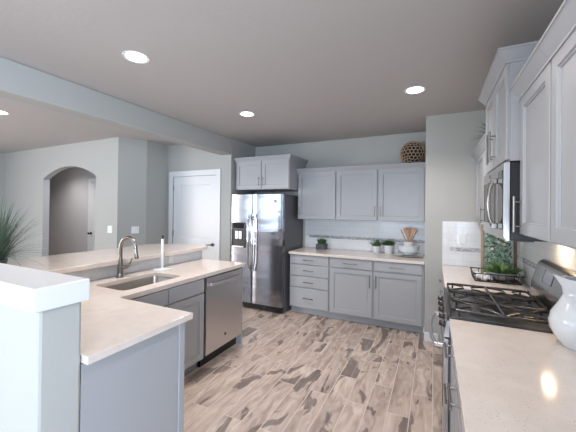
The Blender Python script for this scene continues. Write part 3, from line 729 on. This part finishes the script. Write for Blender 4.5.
# ------------------------------------------------------------------ decor
def blade(b, p0, d, L, w, droop, n=6, up=Vector((0, 0, 1)), curl=0):
    """tapering leaf strip with a folded midrib, starts at p0 in direction d and bends down"""
    d = Vector(d).normalized(); side = d.cross(up)
    if side.length < .05: side = Vector((1, 0, 0))
    side.normalize(); pts = []; p = Vector(p0); st = L/n; dd = d.copy()
    for i in range(n+1):
        t = i/n; ww = w*(1-t)**.7*(.5+min(t*3, .5)) if i < n else 0.0002
        nn = side.cross(dd).normalized()
        pts.append((p-side*ww, p+nn*ww*.35, p+side*ww)); p = p+dd*st
        dd = (dd+Vector((0, 0, -droop))*st).normalized()
    vs = [tuple(q) for tr in pts for q in tr]; fs = []
    for i in range(n):
        for k in range(2): fs.append([i*3+k, i*3+k+1, (i+1)*3+k+1, (i+1)*3+k])
    b.add(vs, fs, True)
# ornamental grass on the bar
gp = empty('ornamental_grass', (-3.07, 1.14, 1.0705)); tag(gp, 'spiky green ornamental grass standing on the bar, far left', 'plant')
B().lathe([(0, 0), (.060, 0), (.066, .03), (.068, .045), (.062, .046), (.060, .035), (0, .035)], 24).make('pot', 'slate', gp)
b = B()
for i in range(430):
    a = random.uniform(0, 2*PI); tilt = abs(random.gauss(0, .42)); L = random.uniform(.27, .53)
    if random.random() < .12: tilt = random.uniform(.9, 1.25); L *= 1.05
    d = (math.cos(a)*math.sin(tilt), math.sin(a)*math.sin(tilt), math.cos(tilt))
    r0 = random.uniform(0, .035); blade(b, (r0*math.cos(a), r0*math.sin(a), .037), d, L, random.uniform(.003, .0055), 1.0+1.7*math.sin(tilt), 8)
b.make('foliage', 'blade', gp)
# plant on top of far right cabinet
tp = empty('potted_palm', (.56, 3.62, 2.172)); tag(tp, 'spiky leafy plant on top of the cabinet beyond the microwave', 'plant')
B().lathe([(0, 0), (.05, 0), (.065, .09), (.060, .092), (.055, .08), (0, .08)], 24).make('pot', 'slate', tp)
b = B()
for i in range(15):
    a = PI + random.uniform(-1.5, 1.2); el = random.uniform(.35, 1.2)
    blade(b, (0, 0, .082), (math.cos(a)*math.cos(el), math.sin(a)*math.cos(el), math.sin(el)), random.uniform(.24, .33), .012, 2.8, 7)
b.make('foliage', 'blade', tp)
# woven ball
wb = B(); rnd = random.Random(3); Rb = .163
ico = bmesh.new(); bmesh.ops.create_icosphere(ico, subdivisions=3, radius=1)
for v in ico.verts: v.co = (v.co + Vector((rnd.uniform(-.055, .055), rnd.uniform(-.055, .055), rnd.uniform(-.055, .055)))).normalized()
for e in ico.edges:                       # honeycomb of strands: the dual of a geodesic sphere
    f0, f1 = e.link_faces
    a_, b_ = f0.calc_center_median().normalized()*Rb, f1.calc_center_median().normalized()*Rb
    wb.tube([a_, (a_+b_)*.5*1.004, b_], .0046, 5, False)
ico.free()
ob = wb.make('woven_ball', 'wicker'); ob.location = (-.275, 4.53, 2.167+Rb+.004)
B().lathe([(Rb*.9*math.sin(PI*i/16), -Rb*.9*math.cos(PI*i/16)) for i in range(17)], 24).make('shade_core', 'coreshade', ob)  # added dark sphere: paints the shade seen through the holes of the hollow ball
tag(ob, 'brown woven wicker ball on top of the back wall cabinets', 'decoration')
# back worktop decor
def pot_plant(name, label, x, y, rad, h, square, potm, leafm, n, L, spread, lw, group=None):
    r = empty(name, (x, y, .9145)); tag(r, label, 'potted plant', group)
    if square:
        b = B().prism([(-rad, -rad), (rad, -rad), (rad, rad), (-rad, rad)], [[(-rad+.006, -rad+.006), (rad-.006, -rad+.006), (rad-.006, rad-.006), (-rad+.006, rad-.006)]], 0, h)
        b.box(-rad+.003, rad-.003, -rad+.003, rad-.003, .0, h*.8)
    else: b = B().lathe([(0, 0), (rad*.78, 0), (rad*.82, .004), (rad, h), (rad-.005, h), (rad-.010, h*.9), (0, h*.88)], 30)
    b.make('pot', potm, r)
    b = B()
    for i in range(n):
        a = random.uniform(0, 2*PI); r0 = rad*.7*math.sqrt(random.random()); tilt = spread*r0/(rad*.7)+random.uniform(-.15, .25)
        blade(b, (r0*math.cos(a), r0*math.sin(a), h*.85), (math.cos(a)*math.sin(tilt), math.sin(a)*math.sin(tilt), math.cos(tilt)), L*random.uniform(.7, 1.1), lw, 2.0, 5)
    b.make('foliage', leafm, r)
pot_plant('potted_grass', 'low dark grey pot of clipped green grass near the fridge', -1.60, 4.56, .072, .082, True, 'slate', 'leaf2', 520, .095, .35, .0045)
pot_plant('potted_succulent', 'smaller white pot with spiky succulent on the back worktop', -.760, 4.56, .055, .10, False, 'ceramic', 'leaf', 70, .125, .7, .011)
pot_plant('potted_succulent', 'larger white pot of bushy green leaves beside the bowl', -.585, 4.54, .064, .125, False, 'ceramic', 'leaf2', 320, .10, .85, .0085)
pl0 = B().lathe([(0, 0), (.085, 0), (.10, .006), (.185, .014), (.188, .019), (.10, .012), (0, .009)], 48)
ob = pl0.make('plate', 'ceramic'); ob.location = (-.315, 4.49, .9145); tag(ob, 'wide white plate under the serving bowl, lower of two', 'plate', 'plates under the bowl')
o2 = ob.copy(); S.collection.objects.link(o2); o2.scale = (.9, .9, 1); o2.location = (-.315, 4.49, .9320); tag(o2, 'white plate under the serving bowl, upper of two', 'plate', 'plates under the bowl')
ob = B().lathe([(0, 0), (.07, 0), (.074, .008), (.115, .025), (.136, .06), (.142, .105), (.147, .113), (.143, .116), (.136, .108), (.128, .065), (.105, .032), (0, .02)], 48).make('serving_bowl', 'ceramic')
ob.location = (-.315, 4.49, .9435); tag(ob, 'large white serving bowl stacked on plates', 'bowl')
ob = B().lathe([(0, 0), (.056, 0), (.062, .006), (.066, .09), (.068, .145), (.064, .145), (.061, .09), (.056, .02), (0, .015)], 40).make('utensil_crock', 'ceramic')
ob.location = (-.315, 4.49, .9640); tag(ob, 'white crock of wooden utensils inside the serving bowl', 'crock')
def utensil(kind):
    b = B(); b.tube([(0, 0, 0), (0, 0, .19)], [.005, .0065], 8)
    if kind == 0: b.tube([(0, 0, .18), (0, 0, .20), (0, 0, .225), (0, 0, .25), (0, 0, .262)], [.007, .016, .025, .019, .003], 14, flat=.3)
    elif kind == 1: b.prism([(-.008, .18), (.008, .18), (.024, .215), (.024, .265), (-.024, .265), (-.024, .215)], [], -.003, .003, 'XZ')
    else: b.prism([(-.007, .18), (.007, .18), (.022, .21), (.022, .27), (.012, .27), (.010, .22), (.003, .22), (.003, .27), (-.003, .27), (-.003, .22), (-.010, .22), (-.012, .27), (-.022, .27), (-.022, .21)], [], -.003, .003, 'XZ')
    return b
up = [(-1.9, .30, 0), (-.9, .22, 1), (.1, .06, 2), (.9, .24, 0), (2.2, .30, 1), (3.0, .34, 0), (1.5, .16, 0)]
for i, (a, t, k) in enumerate([(3.0, .40, 0), (2.6, .22, 1), (3.6, .10, 2), (.3, .14, 0), (-.3, .30, 1), (.1, .42, 0), (1.5, .10, 0)]):
    o = utensil(k).make('wooden_utensil', 'wood'); o.location = (-.315+math.cos(a)*-.020, 4.49+math.sin(a)*-.020, .985); o.scale = (1.15, 1.2, 1.2)
    o.rotation_euler = Matrix.Rotation(t*1.0, 3, Vector((-math.sin(a), math.cos(a), 0))).to_euler()
    tag(o, 'wooden cooking utensil standing in the white crock', 'utensil', 'wooden utensils in the crock')
# wire tray with cloth, picture and bowl of leaves
tr = B(); tx0, tx1, ty0, ty1, tz0, tz1 = .335, .672, 3.16, 3.44, .919, .985
for z, e in ((tz0, 0), (tz1, .012)):
    tr.tube([(tx0-e, ty0-e, z), (tx1+e, ty0-e, z), (tx1+e, ty1+e, z), (tx0-e, ty1+e, z), (tx0-e, ty0-e, z)], .0042, 8)
for k in range(7): x = tx0+(tx1-tx0)*k/6; tr.tube([(x, ty0-.012, tz1), (x, ty0, tz0), (x, ty1, tz0), (x, ty1+.012, tz1)], .003, 6)
for k in range(5): y = ty0+(ty1-ty0)*k/4; tr.tube([(tx0-.012, y, tz1), (tx0, y, tz0), (tx1, y, tz0), (tx1+.012, y, tz1)], .003, 6)
ob = tr.make('wire_tray', 'wire'); tag(ob, 'black wire tray on the worktop beyond the range', 'tray')
cl = B(); n = 10
for i in range(1):
    vs = []; fs = []
    for a in range(n+1):
        for c in range(n+1):
            vs.append((.35+.12*a/n, 3.18+.17*c/n, .955+.018*math.sin(a*1.1)*math.cos(c*.7)+.004*random.random()))
    for a in range(n):
        for c in range(n): fs.append([a*(n+1)+c, (a+1)*(n+1)+c, (a+1)*(n+1)+c+1, a*(n+1)+c+1])
    cl.add(vs, fs, True)
ob = cl.make('folded_cloth', 'cloth'); md = ob.modifiers.new('s', 'SOLIDIFY'); md.thickness = .022; tag(ob, 'folded white cloth in the wire tray', 'cloth')
# picture
pc = empty('framed_picture', (.556, 3.47, .925)); tag(pc, 'wood-framed botanical picture leaning behind the wire tray', 'picture')
pc.rotation_euler = (-.10, 0, -.10)
PW, PH = .143, .475
B().box(-PW+.012, PW-.012, .0, .010, .012, PH-.012).make('print', 'canvas', pc)
B().box(-PW, -PW+.026, -.010, .012, 0, PH, .002).box(-PW+.026, PW-.026, -.010, .012, 0, .026, .002).box(-PW+.026, PW-.026, -.010, .012, PH-.026, PH, .002).make('frame', 'tanwood', pc)
B().box(PW-.026, PW, -.010, .014, 0, PH, .002).make('frame_edge', 'darkwood', pc)
for mname, cnt, z_, seed in (('printdark', 150, -.0012, 5), ('printmid', 70, -.002, 9)):
    rn = random.Random(seed); b = B()
    for i in range(cnt):
        cx_, cz_ = rn.uniform(-PW+.045, PW-.045), rn.uniform(.09, PH-.05); a = rn.uniform(0, 2*PI); L = rn.uniform(.012, .030); w_ = L*.32
        ps = [(0, -L), (w_, -L*.3), (w_*.8, L*.4), (0, L), (-w_*.8, L*.4), (-w_, -L*.3)]
        b.add([(cx_+p*math.cos(a)-q*math.sin(a), z_-.0003*(i % 3), cz_+p*math.sin(a)+q*math.cos(a)) for p, q in ps], [list(range(6))])
    b.make('printed_leaves', mname, pc)
for cx_, cz_ in ((-.01, .37), (.0, .32), (.045, .30), (.06, .335), (-.05, .25)): B().cyl((cx_, -.0028, cz_), (cx_, -.0045, cz_), .014, 18).make('printed_bloom', 'cream', pc)
bw = empty('bowl_plant', (.548, 3.27, .9235)); tag(bw, 'shallow grey bowl of green leaves in the wire tray', 'potted plant')
B().lathe([(0, 0), (.04, 0), (.07, .018), (.105, .058), (.112, .074), (.107, .074), (.098, .058), (0, .045)], 36).make('bowl', 'greybowl', bw)
b = B()
for i in range(80):
    a = random.uniform(0, 2*PI); r0 = .08*math.sqrt(random.random()); t = r0/.08*1.05+random.uniform(-.2, .2)
    blade(b, (r0*math.cos(a), r0*math.sin(a), .048), (math.cos(a)*math.sin(t), math.sin(a)*math.sin(t), math.cos(t)), random.uniform(.08, .15), .019, 4.5, 6)
b.make('foliage', 'frond', bw)
# pitcher
pp = empty('pitcher', (.607, 1.835, .9145), .0); tag(pp, 'large white ceramic pitcher on the near right worktop', 'pitcher')
prof = [(0, 0), (.062, 0), (.066, .008), (.085, .035), (.104, .075), (.108, .11), (.098, .15), (.074, .195), (.057, .235), (.054, .265), (.062, .300), (.066, .312), (.061, .312), (.049, .265), (.052, .235), (.09, .15), (.098, .10), (.06, .02), (0, .012)]
nb = 44; vs = []; fs = []
for (r, z) in prof:
    for k in range(nb):
        a = 2*PI*k/nb; sp = 0
        dz = 0
        if z > .22:
            f = (z-.22)/.092; da = abs((a-PI-.15+PI) % (2*PI)-PI); g_ = math.exp(-(da/.38)**2)
            sp = .040*f**1.5*g_; dz = .018*f*g_
        r_c = r*1.05; vs.append(((r_c+sp)*math.cos(a), (r_c+sp)*math.sin(a), z+dz))
for i in range(len(prof)-1):
    for k in range(nb): fs.append([i*nb+k, i*nb+(k+1) % nb, (i+1)*nb+(k+1) % nb, (i+1)*nb+k])
B().add(vs, fs, True).make('jug', 'ceramic', pp)
hp = [Vector((.015, -.064, .290)), Vector((.02, -.100, .300)), Vector((.022, -.135, .265)), Vector((.022, -.145, .21)), Vector((.02, -.125, .155)), Vector((.018, -.106, .145))]
h_ = B().tube(hp, [.010, .011, .011, .010, .009, .008], 12, flat=1.4).make('handle', 'ceramic', pp)
